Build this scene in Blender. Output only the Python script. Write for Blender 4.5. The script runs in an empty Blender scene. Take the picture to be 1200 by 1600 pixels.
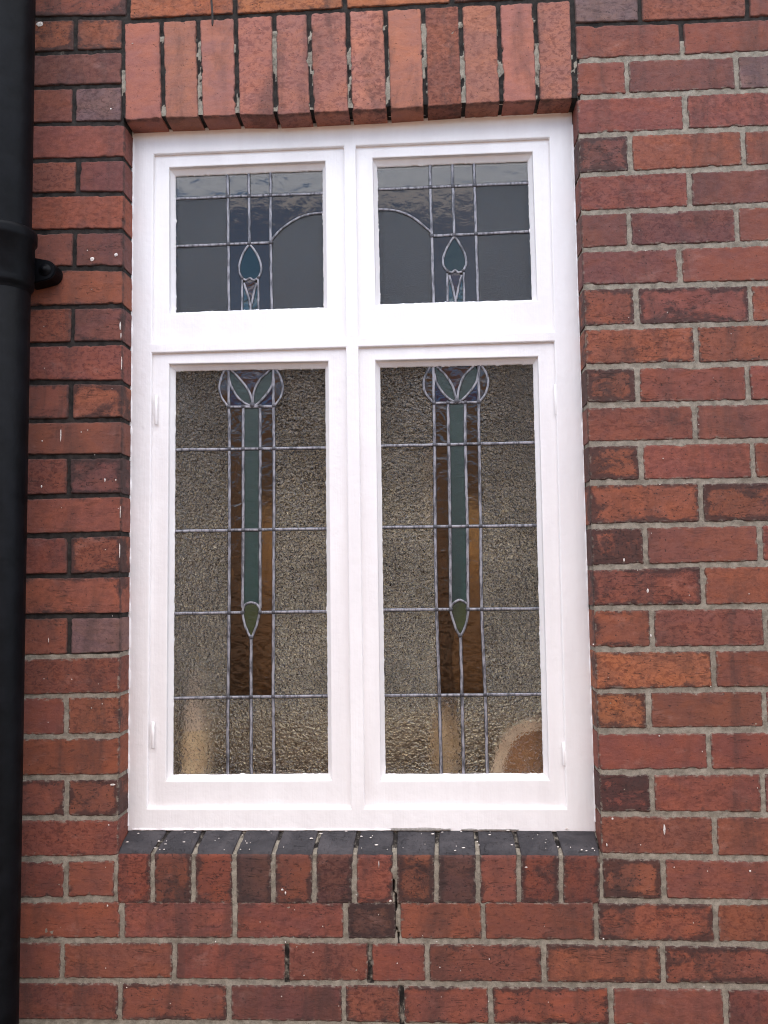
import bpy, bmesh, math, random
import numpy as np
from mathutils import Matrix, Vector
R = math.radians
random.seed(7)
sc = bpy.context.scene
col = sc.collection

# ------------------------------------------------------------------ camera
cam_d = bpy.data.cameras.new("camera")
cam = bpy.data.objects.new("camera", cam_d)
col.objects.link(cam)
yaw, pitch, roll = R(3.03988), R(4.12144), R(0.84814)
Mx = Matrix.Rotation(yaw, 3, 'Z') @ Matrix.Rotation(pitch, 3, 'X')
cr = Mx @ Vector((math.cos(roll), 0, -math.sin(roll)))
cu = Mx @ Vector((math.sin(roll), 0, math.cos(roll)))
cb = -(Mx @ Vector((0, 1, 0)))
m = Matrix((cr, cu, cb)).transposed().to_4x4()
m.translation = Vector((0.64243, -1.68362, 0.81730))
cam.matrix_world = m
cam_d.sensor_fit = 'VERTICAL'
cam_d.sensor_height = 36
cam_d.lens = 28.82
cam_d.clip_start = 0.01
cam_d.clip_end = 2000
sc.camera = cam

# ------------------------------------------------------------------ sky, sun, exposure
SUN_EL, SUN_AZ = 48.0, 12.0            # the sun is high behind the house: the wall is in open shade
w = bpy.data.worlds.new("World")
sc.world = w
w.use_nodes = True
nt = w.node_tree
for n in list(nt.nodes): nt.nodes.remove(n)
wo = nt.nodes.new('ShaderNodeOutputWorld'); bg = nt.nodes.new('ShaderNodeBackground')
sky = nt.nodes.new('ShaderNodeTexSky'); sky.sky_type = 'NISHITA'; sky.sun_disc = False
sky.sun_elevation = R(SUN_EL); sky.sun_rotation = R(SUN_AZ)
sky.air_density = 1.0; sky.dust_density = 0.6; sky.ozone_density = 1.0
tc = nt.nodes.new('ShaderNodeTexCoord'); cn = nt.nodes.new('ShaderNodeTexNoise')
cn.inputs['Scale'].default_value = 2.6; cn.inputs['Detail'].default_value = 7; cn.inputs['Roughness'].default_value = .6
cr_ = nt.nodes.new('ShaderNodeMapRange'); cr_.inputs[1].default_value = .56; cr_.inputs[2].default_value = .70
mixc = nt.nodes.new('ShaderNodeMix'); mixc.data_type = 'RGBA'
mixc.inputs[7].default_value = (7.0, 7.1, 7.6, 1)       # bright thin cloud
nt.links.new(tc.outputs['Generated'], cn.inputs['Vector']); nt.links.new(cn.outputs['Fac'], cr_.inputs[0])
# a bank of cloud whose ragged lower edge stands about 27 degrees up, added for the top panes to reflect
sep = nt.nodes.new('ShaderNodeSeparateXYZ'); nt.links.new(tc.outputs['Generated'], sep.inputs[0])
cn2 = nt.nodes.new('ShaderNodeTexNoise'); cn2.inputs['Scale'].default_value = 14; cn2.inputs['Detail'].default_value = 6
nt.links.new(tc.outputs['Generated'], cn2.inputs['Vector'])
ad = nt.nodes.new('ShaderNodeMath'); ad.operation = 'MULTIPLY_ADD'; ad.inputs[1].default_value = .05; nt.links.new(cn2.outputs['Fac'], ad.inputs[0]); nt.links.new(sep.outputs[2], ad.inputs[2])
bk = nt.nodes.new('ShaderNodeMapRange'); bk.inputs[1].default_value = .440; bk.inputs[2].default_value = .447; bk.inputs[4].default_value = .95; nt.links.new(ad.outputs[0], bk.inputs[0])
mx_ = nt.nodes.new('ShaderNodeMath'); mx_.operation = 'MAXIMUM'; nt.links.new(bk.outputs[0], mx_.inputs[0])
hi = nt.nodes.new('ShaderNodeMath'); hi.operation = 'MULTIPLY'; nt.links.new(cr_.outputs[0], hi.inputs[0])
h2 = nt.nodes.new('ShaderNodeMapRange'); h2.inputs[1].default_value = .45; h2.inputs[2].default_value = .52; nt.links.new(sep.outputs[2], h2.inputs[0])
hi.inputs[1].default_value = .35; nt.links.new(hi.outputs[0], mx_.inputs[1])
nt.links.new(mx_.outputs[0], mixc.inputs[0]); nt.links.new(sky.outputs[0], mixc.inputs[6])
nt.links.new(mixc.outputs[2], bg.inputs[0]); bg.inputs[1].default_value = 0.12
nt.links.new(bg.outputs[0], wo.inputs[0])
sl = bpy.data.lights.new("sun", 'SUN'); sun = bpy.data.objects.new("sun", sl); col.objects.link(sun)
sl.energy = 3.6; sl.angle = R(.5); sl.color = (1, .93, .82)
sd = Vector((math.sin(R(SUN_AZ)) * math.cos(R(SUN_EL)), math.cos(R(SUN_AZ)) * math.cos(R(SUN_EL)), math.sin(R(SUN_EL))))
sun.rotation_euler = sd.to_track_quat('Z', 'Y').to_euler()
sun.location = (0, 6, 8)
sc.view_settings.view_transform = 'Standard'; sc.view_settings.look = 'None'
sc.view_settings.gamma = 1; sc.view_settings.use_curve_mapping = False
sc.view_settings.exposure = 2.0
sc.cycles.filter_width = 1.1
sc.render.resolution_x = 768; sc.render.resolution_y = 1024

# ------------------------------------------------------------------ material helpers
class NT:
    def __init__(s, name, disp=False):
        s.m = bpy.data.materials.new(name); s.m.use_nodes = True; s.t = s.m.node_tree
        for n in list(s.t.nodes): s.t.nodes.remove(n)
        s.out = s.t.nodes.new('ShaderNodeOutputMaterial'); s.b = s.t.nodes.new('ShaderNodeBsdfPrincipled')
        s.t.links.new(s.b.outputs[0], s.out.inputs[0])
        s.geo = s.t.nodes.new('ShaderNodeNewGeometry')
    def n(s, typ, **kw):
        nd = s.t.nodes.new(typ)
        for k, v in kw.items(): setattr(nd, k, v)
        return nd
    def put(s, v, inp):
        if hasattr(v, 'links') or isinstance(v, bpy.types.NodeSocket): s.t.links.new(v, inp)
        else: inp.default_value = v
    def attr(s, name):
        return s.n('ShaderNodeAttribute', attribute_name=name)
    def vec(s, scale=(1, 1, 1), off=None):
        v = s.n('ShaderNodeVectorMath', operation='MULTIPLY'); s.put(s.geo.outputs['Position'], v.inputs[0]); v.inputs[1].default_value = scale
        if off is None: return v.outputs[0]
        a = s.n('ShaderNodeVectorMath', operation='ADD'); s.put(v.outputs[0], a.inputs[0]); s.put(off, a.inputs[1]); return a.outputs[0]
    def noise(s, vec, scale, detail=4, rough=.55, dist=0.):
        nd = s.n('ShaderNodeTexNoise'); s.put(vec, nd.inputs['Vector']); nd.inputs['Scale'].default_value = scale
        nd.inputs['Detail'].default_value = detail; nd.inputs['Roughness'].default_value = rough; nd.inputs['Distortion'].default_value = dist
        return nd.outputs['Fac']
    def vor(s, vec, scale, feature='F1', rnd=1.):
        nd = s.n('ShaderNodeTexVoronoi', feature=feature); s.put(vec, nd.inputs['Vector']); nd.inputs['Scale'].default_value = scale
        nd.inputs['Randomness'].default_value = rnd
        return nd.outputs['Distance']
    def ramp(s, v, a, b, c=0., d=1., smooth=True):
        nd = s.n('ShaderNodeMapRange', interpolation_type='SMOOTHSTEP' if smooth else 'LINEAR')
        s.put(v, nd.inputs[0])
        for i, x in enumerate((a, b, c, d)): s.put(x, nd.inputs[i + 1])
        return nd.outputs[0]
    def math(s, op, a, b=0.):
        nd = s.n('ShaderNodeMath', operation=op); s.put(a, nd.inputs[0]); s.put(b, nd.inputs[1]); return nd.outputs[0]
    def mix(s, f, a, b, mode='MIX'):
        nd = s.n('ShaderNodeMix', data_type='RGBA', blend_type=mode); s.put(f, nd.inputs[0])
        s.put(a if not isinstance(a, tuple) else (*a, 1)[:4], nd.inputs[6]); s.put(b if not isinstance(b, tuple) else (*b, 1)[:4], nd.inputs[7])
        return nd.outputs[2]
    def bump(s, h, strength=.3, dist=.001, prev=None):
        nd = s.n('ShaderNodeBump'); s.put(h, nd.inputs['Height']); nd.inputs['Strength'].default_value = strength; nd.inputs['Distance'].default_value = dist
        if prev is not None: s.put(prev, nd.inputs['Normal'])
        return nd.outputs[0]
    def set(s, **kw):
        for k, v in kw.items():
            k = k.replace('_', ' ')
            if isinstance(v, tuple) and len(v) == 3: v = (*v, 1)
            s.put(v, s.b.inputs[k])
        return s.m

def mat_brick():
    s = NT('brick')
    ta = s.attr('tint'); ea = s.attr('edge').outputs['Fac']; sa = s.attr('seed')
    off = s.n('ShaderNodeVectorMath', operation='SCALE'); s.put(sa.outputs['Vector'], off.inputs[0]); off.inputs['Scale'].default_value = 40
    off = off.outputs[0]
    burn = ta.outputs['Alpha']
    big = s.noise(s.vec((14, 14, 22), off), 1, 5, .6, .6)
    mid = s.noise(s.vec((60, 60, 90), off), 1, 6, .65)
    fine = s.noise(s.vec((1, 1, 1)), 620, 3, .6)
    c = s.mix(s.ramp(big, .35, .68), ta.outputs['Color'], (1.22, 1.12, .92), 'MULTIPLY')
    sv = s.n('ShaderNodeSeparateXYZ'); s.put(sa.outputs['Vector'], sv.inputs[0])
    mv = s.ramp(s.noise(s.vec((95, 95, 130), off), 1, 5, .6, .8), .46, .62)
    c = s.mix(s.math('MULTIPLY', mv, s.ramp(sv.outputs[0], .2, .95, .10, .75)), c, (.50, .43, .47), 'MULTIPLY')
    c = s.mix(s.math('MULTIPLY', s.ramp(mid, .56, .44), s.ramp(sv.outputs[1], .4, 1., 0., .5)), c, (1.35, 1.3, 1.25), 'MULTIPLY')
    # paler dusty bloom
    c = s.mix(s.math('MULTIPLY', s.ramp(s.noise(s.vec((9, 9, 16), off), 1.7, 6, .7), .56, .75), .22), c, (.36, .2, .165))
    # kiln burns and soot
    bn = s.noise(s.vec((17, 17, 24), off), 1, 9, .72, .4)
    th = s.math('SUBTRACT', .76, s.math('MULTIPLY', burn, .36))
    th = s.math('SUBTRACT', th, s.math('MULTIPLY', s.ramp(ea, 0, .016, 1, 0), s.math('MULTIPLY', s.math('ADD', burn, .12), .26)))
    bm = s.ramp(bn, s.math('SUBTRACT', th, .04), s.math('ADD', th, .10))
    c = s.mix(s.math('MULTIPLY', bm, .78), c, (.032, .018, .017))
    # fine black specks, denser where burnt
    sp = s.ramp(s.noise(s.vec((1, 1, 1.3), off), 190, 4, .6), s.math('SUBTRACT', .665, s.math('MULTIPLY', burn, .09)), s.math('SUBTRACT', .71, s.math('MULTIPLY', burn, .09)))
    c = s.mix(s.math('MULTIPLY', sp, .85), c, (.028, .016, .015))
    # larger pits and chips
    pv = s.ramp(s.vor(s.vec((1, 1, 1.4), off), 62), .05, .11, 1, 0)
    pv = s.math('MULTIPLY', pv, s.ramp(s.noise(s.vec((1, 1, 1), off), 27, 2), .50, .60))
    c = s.mix(s.math('MULTIPLY', pv, .7), c, (.035, .02, .018))
    # drag marks and hairline cracks
    ln = s.noise(s.vec((16, 16, 95), off), 1, 5, .6, 1.2)
    lw = s.ramp(s.math('ABSOLUTE', s.math('SUBTRACT', ln, .5)), .0, .013, 1, 0)
    lm = s.math('MULTIPLY', lw, s.ramp(s.noise(s.vec((12, 12, 30), off), 2, 3), .50, .62))
    lm = s.math('MULTIPLY', lm, s.ramp(burn, .05, .45, .12, .85))
    c = s.mix(lm, c, (.03, .018, .015))
    c = s.mix(s.ramp(fine, .3, .75, 0, .6), c, (1.5, 1.45, 1.45), 'MULTIPLY')
    so = s.ramp(s.noise(s.vec((13, 13, 3.2)), 1, 6, .65, .5), .46, .70, 0, .55)
    c = s.mix(so, c, (.045, .028, .025))
    # dark dirty arris
    c = s.mix(s.math('MULTIPLY', s.ramp(ea, .0005, .0035, 1, 0), s.ramp(mid, .3, .65, .15, .8)), c, (.05, .032, .028))
    # mortar dust smeared over the edges where the wall was repointed
    px = s.n('ShaderNodeSeparateXYZ'); s.put(s.geo.outputs['Position'], px.inputs[0])
    zone = s.math('MAXIMUM', s.math('MULTIPLY', s.ramp(px.outputs[0], .97, .98), s.ramp(px.outputs[2], 1.94, 1.86)), s.ramp(px.outputs[2], .67, .64))
    zone = s.math('MULTIPLY', zone, s.math('SUBTRACT', 1., s.attr('paint').outputs['Fac']))
    zone = s.math('MULTIPLY', zone, s.math('SUBTRACT', 1., s.math('MULTIPLY', s.ramp(px.outputs[1], .002, .006), .9)))
    sm = s.math('MULTIPLY', s.ramp(ea, .0012, .0062, 1, 0), s.ramp(s.noise(s.vec((75, 75, 110)), 1, 4, .7), .50, .62))
    c = s.mix(s.math('MULTIPLY', s.math('MULTIPLY', sm, zone), .7), c, (.24, .20, .16))
    # dark blue grey masonry paint on sill tops
    pa = s.attr('paint').outputs['Fac']
    pm = s.ramp(s.math('ADD', pa, s.math('MULTIPLY', s.math('SUBTRACT', mid, .5), .5)), .45, .55)
    pc = s.mix(s.ramp(big, .35, .7), (.034, .031, .034), (.064, .057, .060))
    c = s.mix(pm, c, pc)
    h = s.math('ADD', s.math('MULTIPLY', mid, .8), s.math('MULTIPLY', fine, .25))
    h = s.math('SUBTRACT', h, s.math('MULTIPLY', lm, .8)); h = s.math('SUBTRACT', h, s.math('MULTIPLY', s.math('ADD', sp, pv), .45))
    return s.set(Base_Color=c, Roughness=s.ramp(mid, .3, .7, .72, .92), Specular_IOR_Level=.35, Normal=s.bump(h, .8, .0022))

def mat_mortar():
    s = NT('mortar')
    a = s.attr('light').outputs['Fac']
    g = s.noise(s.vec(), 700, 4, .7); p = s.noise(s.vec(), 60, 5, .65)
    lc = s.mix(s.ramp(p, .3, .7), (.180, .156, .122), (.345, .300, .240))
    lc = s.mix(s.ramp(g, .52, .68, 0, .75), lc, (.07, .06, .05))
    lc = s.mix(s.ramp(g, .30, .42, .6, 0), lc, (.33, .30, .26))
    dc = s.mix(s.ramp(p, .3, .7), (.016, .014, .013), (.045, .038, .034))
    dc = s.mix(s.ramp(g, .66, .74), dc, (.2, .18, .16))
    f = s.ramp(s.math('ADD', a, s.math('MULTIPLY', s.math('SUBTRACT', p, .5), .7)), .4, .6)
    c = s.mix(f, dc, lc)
    h = s.math('ADD', g, s.math('MULTIPLY', p, 1.2))
    return s.set(Base_Color=c, Roughness=.95, Specular_IOR_Level=.2, Normal=s.bump(h, .7, .0015))

def mat_paint():
    s = NT('white_gloss_paint')
    br = s.noise(s.vec((260, 260, 9)), 1, 3, .6, .3); bh = s.noise(s.vec((9, 260, 260)), 1, 3, .6)
    lump = s.noise(s.vec(), 55, 3, .5)
    c = s.mix(s.ramp(s.noise(s.vec((22, 22, 5)), 1, 4), .3, .75), (.82, .785, .775), (.88, .85, .84))
    c = s.mix(s.ramp(s.noise(s.vec(), 420, 2), .765, .80, 0, .45), c, (.45, .4, .36))
    h = s.math('ADD', s.math('MULTIPLY', br, .4), s.math('ADD', s.math('MULTIPLY', bh, .05), s.math('MULTIPLY', lump, 1.)))
    return s.set(Base_Color=c, Roughness=.38, Normal=s.bump(h, .45, .0022))

def mat_lead():
    s = NT('weathered_lead')
    a = s.noise(s.vec((120, 120, 30)), 1, 5, .7); b = s.noise(s.vec(), 500, 3, .7)
    c = s.mix(s.ramp(a, .36, .60), (.07, .07, .08), (.33, .32, .345))
    c = s.mix(s.ramp(b, .60, .70), c, (.05, .05, .055))
    c = s.mix(s.attr('cement').outputs['Fac'], c, (.012, .012, .013))
    return s.set(Base_Color=c, Metallic=.25, Roughness=s.ramp(a, .3, .7, .38, .6), Normal=s.bump(s.math('ADD', a, b), .4, .0008))

def mat_solder():
    s = NT('solder'); a = s.noise(s.vec(), 300, 4, .7)
    return s.set(Base_Color=s.mix(s.ramp(a, .35, .7), (.045, .045, .05), (.11, .105, .12)), Metallic=.4, Roughness=.45, Normal=s.bump(a, .5, .001))

def mat_glass(name, c, rough, kind, tw=1.):
    s = NT(name)
    s.b.inputs['Transmission Weight'].default_value = tw
    if kind == 'hammered':
        a = s.noise(s.vec((1, 60, 1)), 140, 2, .6, 1.0); b = s.vor(s.vec((1, 60, 1)), 160)
        reg = s.ramp(s.noise(s.vec((1, 0, 1)), 5, 2), .3, .7, .6, 1.)
        sx = s.n('ShaderNodeSeparateXYZ'); s.put(s.geo.outputs['Position'], sx.inputs[0]); reg = s.math('MULTIPLY', reg, s.ramp(sx.outputs[2], .48, .60, .42, 1.))
        h = s.math('MULTIPLY', s.math('ADD', a, s.math('MULTIPLY', b, .55)), reg)
        nm = s.bump(h, 1., .0080)
    elif kind == 'ripple':
        a = s.noise(s.vec((1, .3, 1)), 34, 3, .5, .4); b = s.noise(s.vec((1, .3, 1)), 240, 2, .6)
        nm = s.bump(s.math('ADD', a, s.math('MULTIPLY', b, .06)), .7, .0006)
    elif kind == 'cathedral':
        a = s.noise(s.vec((1, .3, 1)), 48, 3, .5, .6); b = s.noise(s.vec(), 420, 2, .5)
        nm = s.bump(s.math('ADD', a, s.math('MULTIPLY', b, .03)), .9, .0035)
    else:
        a = s.noise(s.vec((1, .3, 1)), 90, 2, .5, .4); b = s.noise(s.vec((1, 40, 1)), 380, 3, .7)
        nm = s.bump(s.math('ADD', a, s.math('MULTIPLY', b, 1.6)), 1., .0010)
    return s.set(Base_Color=c, Roughness=rough, IOR=1.5, Normal=nm)

def mat_plain(name, c, rough=.6, metal=0., var=.25, sc_=30, bs=.3, bd=.002, spec=.5):
    s = NT(name); a = s.noise(s.vec(), sc_, 6, .6)
    c1 = tuple(x * (1 - var) for x in c); c2 = tuple(min(1, x * (1 + var)) for x in c)
    return s.set(Base_Color=s.mix(s.ramp(a, .3, .7), c1, c2), Roughness=rough, Metallic=metal, Specular_IOR_Level=spec, Normal=s.bump(a, bs, bd))

M = dict(brick=mat_brick(), mortar=mat_mortar(), paint=mat_paint(), lead=mat_lead(), solder=mat_solder())
M['clear'] = mat_glass('hammered_clear_glass', (.86, .74, .60), .03, 'hammered')
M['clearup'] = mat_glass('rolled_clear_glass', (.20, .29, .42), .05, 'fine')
M['strip'] = mat_glass('seedy_clear_glass', (.80, .82, .84), .03, 'ripple')
M['darkamber'] = mat_glass('dark_amber_glass', (.15, .075, .028), .05, 'ripple', .93)
M['amber'] = mat_glass('amber_glass', (.115, .058, .024), .04, 'cathedral', .90)
M['green'] = mat_glass('green_glass', (.020, .100, .085), .09, 'fine', .84)
M['budgreen'] = mat_glass('deep_green_glass', (.010, .055, .040), .06, 'ripple', .85)
M['budolive'] = mat_glass('deep_olive_glass', (.022, .050, .012), .06, 'ripple', .85)
M['leafgreen'] = mat_glass('leaf_green_glass', (.065, .095, .008), .09, 'fine', .84)
M['blue'] = mat_glass('blue_glass', (.012, .02, .13), .07, 'cathedral', .88)
M['red'] = mat_glass('ruby_glass', (.11, .03, .035), .06, 'cathedral', .88)
M['teal'] = mat_glass('teal_glass', (.06, .17, .22), .07, 'cathedral', .85)

# ------------------------------------------------------------------ scene helpers
def tag(o, label=None, cat=None, group=None, kind=None):
    if label: o['label'] = label
    if cat: o['category'] = cat
    if group: o['group'] = group
    if kind: o['kind'] = kind
    return o
def empty(name, loc=(0, 0, 0)):
    o = bpy.data.objects.new(name, None); o.empty_display_size = .1; o.location = loc; col.objects.link(o); return o
def link(name, me, mats, parent=None, smooth=True):
    o = bpy.data.objects.new(name, me)
    for mm in (mats if isinstance(mats, (list, tuple)) else [mats]): me.materials.append(mm)
    me.polygons.foreach_set('use_smooth', [smooth] * len(me.polygons))
    col.objects.link(o)
    if parent is not None:
        o.parent = parent
        top = parent
        loc = Vector(parent.location)
        while top.parent: top = top.parent; loc += Vector(top.location)
        o.location = -loc if parent.parent is None else (0, 0, 0)
    return o

class Acc:
    """collects quads with per-vertex attributes and links them as one mesh"""
    def __init__(s): s.v = []; s.f = []; s.a = {}; s.n = 0
    def add(s, v, f, **at):
        v = np.asarray(v, float).reshape(-1, 3)
        s.v.append(v); s.f.append(np.asarray(f, int).reshape(-1, 4) + s.n)
        for k, x in at.items():
            x = np.asarray(x, float)
            s.a.setdefault(k, []).append(x)
        s.n += len(v)
    def grid(s, P, flip=False, **at):
        """P: (n, m, 3) grid of points"""
        n, m_ = P.shape[:2]; idx = np.arange(n * m_).reshape(n, m_)
        q = np.stack([idx[:-1, :-1], idx[1:, :-1], idx[1:, 1:], idx[:-1, 1:]], -1).reshape(-1, 4)
        if flip: q = q[:, ::-1]
        s.add(P.reshape(-1, 3), q, **at)
    def mesh(s, name):
        v = np.concatenate(s.v); f = np.concatenate(s.f); me = bpy.data.meshes.new(name)
        me.vertices.add(len(v)); me.vertices.foreach_set('co', v.astype(np.float32).ravel())
        me.loops.add(f.size); me.loops.foreach_set('vertex_index', f.astype(np.int32).ravel())
        me.polygons.add(len(f)); me.polygons.foreach_set('loop_start', np.arange(0, f.size, 4, dtype=np.int32))
        me.update(calc_edges=True)
        for k, xs in s.a.items():
            x = np.concatenate(xs)
            if x.ndim == 1:
                A = me.attributes.new(k, 'FLOAT', 'POINT'); A.data.foreach_set('value', x.astype(np.float32))
            elif x.shape[1] == 3:
                A = me.attributes.new(k, 'FLOAT_VECTOR', 'POINT'); A.data.foreach_set('vector', x.astype(np.float32).ravel())
            else:
                A = me.attributes.new(k, 'FLOAT_COLOR', 'POINT'); A.data.foreach_set('color', x.astype(np.float32).ravel())
        me.validate(); return me

rng = np.random.default_rng(11)
LAT = rng.random((256, 256))
def vnoise(x, y):
    xi = np.floor(x).astype(int); yi = np.floor(y).astype(int); fx = x - xi; fy = y - yi
    fx = fx * fx * (3 - 2 * fx); fy = fy * fy * (3 - 2 * fy)
    g = lambda a, b: LAT[a & 255, b & 255]
    return (g(xi, yi) * (1 - fx) + g(xi + 1, yi) * fx) * (1 - fy) + (g(xi, yi + 1) * (1 - fx) + g(xi + 1, yi + 1) * fx) * fy
def fbm(x, y, o=3):
    r = 0; a = .5; t = 0
    for i in range(o):
        r = r + a * vnoise(x * 2 ** i + 17 * i, y * 2 ** i + 5 * i); t += a; a *= .5
    return r / t - .5

def box_into(bm, x0, x1, y0, y1, z0, z1):
    vs = [bm.verts.new(p) for p in ((x0,y0,z0),(x1,y0,z0),(x1,y1,z0),(x0,y1,z0),(x0,y0,z1),(x1,y0,z1),(x1,y1,z1),(x0,y1,z1))]
    for q in ((0,3,2,1),(4,5,6,7),(0,1,5,4),(1,2,6,5),(2,3,7,6),(3,0,4,7)): bm.faces.new([vs[i] for i in q])
def boxes(name, bs, mat, parent=None, bevel=0., seg=2):
    bm = bmesh.new()
    for b in bs: box_into(bm, *b)
    if bevel: bmesh.ops.bevel(bm, geom=bm.edges[:], offset=bevel, segments=seg, affect='EDGES', profile=.5)
    me = bpy.data.meshes.new(name); bm.to_mesh(me); bm.free()
    return link(name, me, mat, parent, smooth=False)
def lathe(name, prof, mat, parent=None, n=48, centre=(0, 0)):
    """prof: (radius, z) pairs, axis vertical through centre"""
    A = Acc(); t = np.linspace(0, 2 * np.pi, n + 1); pr = np.array(prof)
    P = np.stack([centre[0] + pr[:, :1] * np.cos(t), centre[1] + pr[:, :1] * np.sin(t), np.repeat(pr[:, 1:], n + 1, 1)], -1)
    A.grid(P, flip=True); return link(name, A.mesh(name), mat, parent)

# ------------------------------------------------------------------ measured brickwork, in metres on the wall face (y = 0)
OW = 0.974                                # width of the opening
PAL = {'R': (.150, .050, .037), 'P': (.118, .043, .038), 'O': (.172, .057, .035), 'B': (.235, .082, .042), 'V': (.132, .078, .076), 'D': (.080, .036, .030), 'S': (.250, .101, .077), 'T': (.132, .043, .029)}
LINES = [(-.0819, -.0782, -.0744, -.0737), (-.001, .001, .0035, .0035), (.0767, .0808, .0856, .0824), (.1562, .1611, .1647, .1631), (.2388, .242, .2493, .2455), (.3207, .3222, .3307, .3298), (.4032, .403, .4115, .4134), (.485, .4881, .4917, .494), (.5687, .57, .5711, .5726), (.649, .6525, .6537, .653), (.7339, .7329, .7368, .7364), (.8167, .8178, .8179, .8218), (.9014, .9034, .9023, .9026), (.984, .9855, .9898, .9891), (1.0699, 1.0682, 1.0715, 1.0698), (1.1468, 1.1459, 1.151, 1.1484), (1.2312, 1.2256, 1.2311, 1.2288), (1.3133, 1.3113, 1.313, 1.3111), (1.3946, 1.3921, 1.3997, 1.3953), (1.4821, 1.4733, 1.4787, 1.4787), (1.5617, 1.5566, 1.5583, 1.56), (1.6461, 1.6389, 1.6398, 1.6419), (1.7225, 1.7176, 1.7246, 1.7243), (1.8065, 1.7967, 1.8087, 1.8072), (1.8868, 1.8821, 1.8891, 1.8865), (1.9661, 1.9623, 1.97, 1.9636), (2.0474, 2.0371, 2.0514, 2.0439)]
JOINTS = {0: [.006, .2287, .4585, .574, .7488, .9821, 1.2009], 1: [-.1136, .1168, .3452, .5118, .626, .8545, 1.0846], 2: [.0086, .2407, .4642, .569, .7376, .959, 1.1894], 3: [-.1077, 1.0921], 4: [1.1941], 5: [-.1086, 1.076, 1.2914], 6: [1.1901], 7: [-.1121, 1.0757, 1.3015], 8: [1.2068], 9: [-.1075, 1.0882, 1.3103], 10: [1.1926], 11: [-.1111, 1.0816, 1.3082], 12: [1.1958], 13: [-.1133, 1.079, 1.3021], 14: [1.1899], 15: [-.1113, 1.0771, 1.298], 16: [1.1991], 17: [-.1092, 1.0818, 1.3119], 18: [1.1724], 19: [-.1071, 1.0719, 1.2924], 20: [1.1986], 21: [-.1021, 1.0804, 1.3128], 22: [1.1974], 23: [-.1126, 1.0797, 1.3058], 24: [1.196], 25: [-.1104, 1.1121, 1.3352]}
# brick kinds: colour letter and how much kiln burn it carries
RC = {25:['V2','R1','R0'],24:['R0','R0'],23:['R1','P0','V2'],22:['R0','R0'],21:['P5','O0','O0'],20:['R0','P0'],19:['P1','P0','R0'],18:['P0','R0'],17:['O4','R5','O1'],16:['O3','O3'],15:['O6','R2','R1'],14:['R1','R1'],13:['O6','R1','O1'],12:['O4','O6'],11:['O8','R1','R1'],10:['R4','O0'],9:['O3','R1','R1'],8:['B3','R1'],7:['B4','R1','R1'],6:['R0','R2'],5:['R7','R1','R1'],4:['R1','R1'],3:['O6','R1','R1']}
LC = {26:['R5'],25:['O5','O3'],24:['P0'],23:['R0','V1'],22:['R0'],21:['R1','P1'],20:['O1'],19:['R1','P2'],18:['O2'],17:['O2','P3'],16:['R1'],15:['R3','O4'],14:['R1'],13:['R2','P5'],12:['R1'],11:['R1','O4'],10:['O3'],9:['O2','V1'],8:['R1'],7:['R1','O2'],6:['O2'],5:['R4','R4'],4:['R1'],3:['R2','R2']}
ROWC = {2:['O2','R2','R2','D6','O2','R2','O4','O2'],1:['R1','R2','R1','R1','R1','R3','O4','O5'],0:['R2','R4','P2','R3','R3','O4','R0','R1']}
SOLD = [(-.0017, 2.0287, .0072, 1.8038), (.0811, 2.0273, .0864, 1.8045), (.162, 2.0274, .1679, 1.8037), (.2453, 2.0274, .2491, 1.8042), (.3297, 2.0287, .3313, 1.8005), (.4052, 2.0291, .4103, 1.8011), (.4902, 2.0289, .493, 1.8016), (.5719, 2.0289, .5754, 1.802), (.6532, 2.0288, .6546, 1.804), (.7328, 2.0289, .7362, 1.8059), (.8134, 2.0274, .816, 1.8064), (.8922, 2.0275, .8928, 1.807), (.9707, 2.0289, .9692, 1.8076)]
SILLF = [(-.0045, .256, -.0035, .1511), (.0711, .2559, .0717, .1515), (.1556, .2559, .1558, .1521), (.2396, .2558, .2394, .1526), (.3192, .2558, .3187, .1532), (.4024, .2557, .4015, .1537), (.4838, .2557, .4825, .1542), (.5647, .2556, .5631, .1547), (.6478, .2556, .6459, .1553), (.7305, .2555, .7282, .1558), (.8114, .2555, .8088, .1563), (.8945, .2554, .8915, .1569), (.9708, .2554, .9676, .1574)]
SILLB = [.0001, .0919, .1641, .2495, .3277, .4083, .4884, .5642, .6515, .7291, .8077, .8885, .9714]
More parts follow.
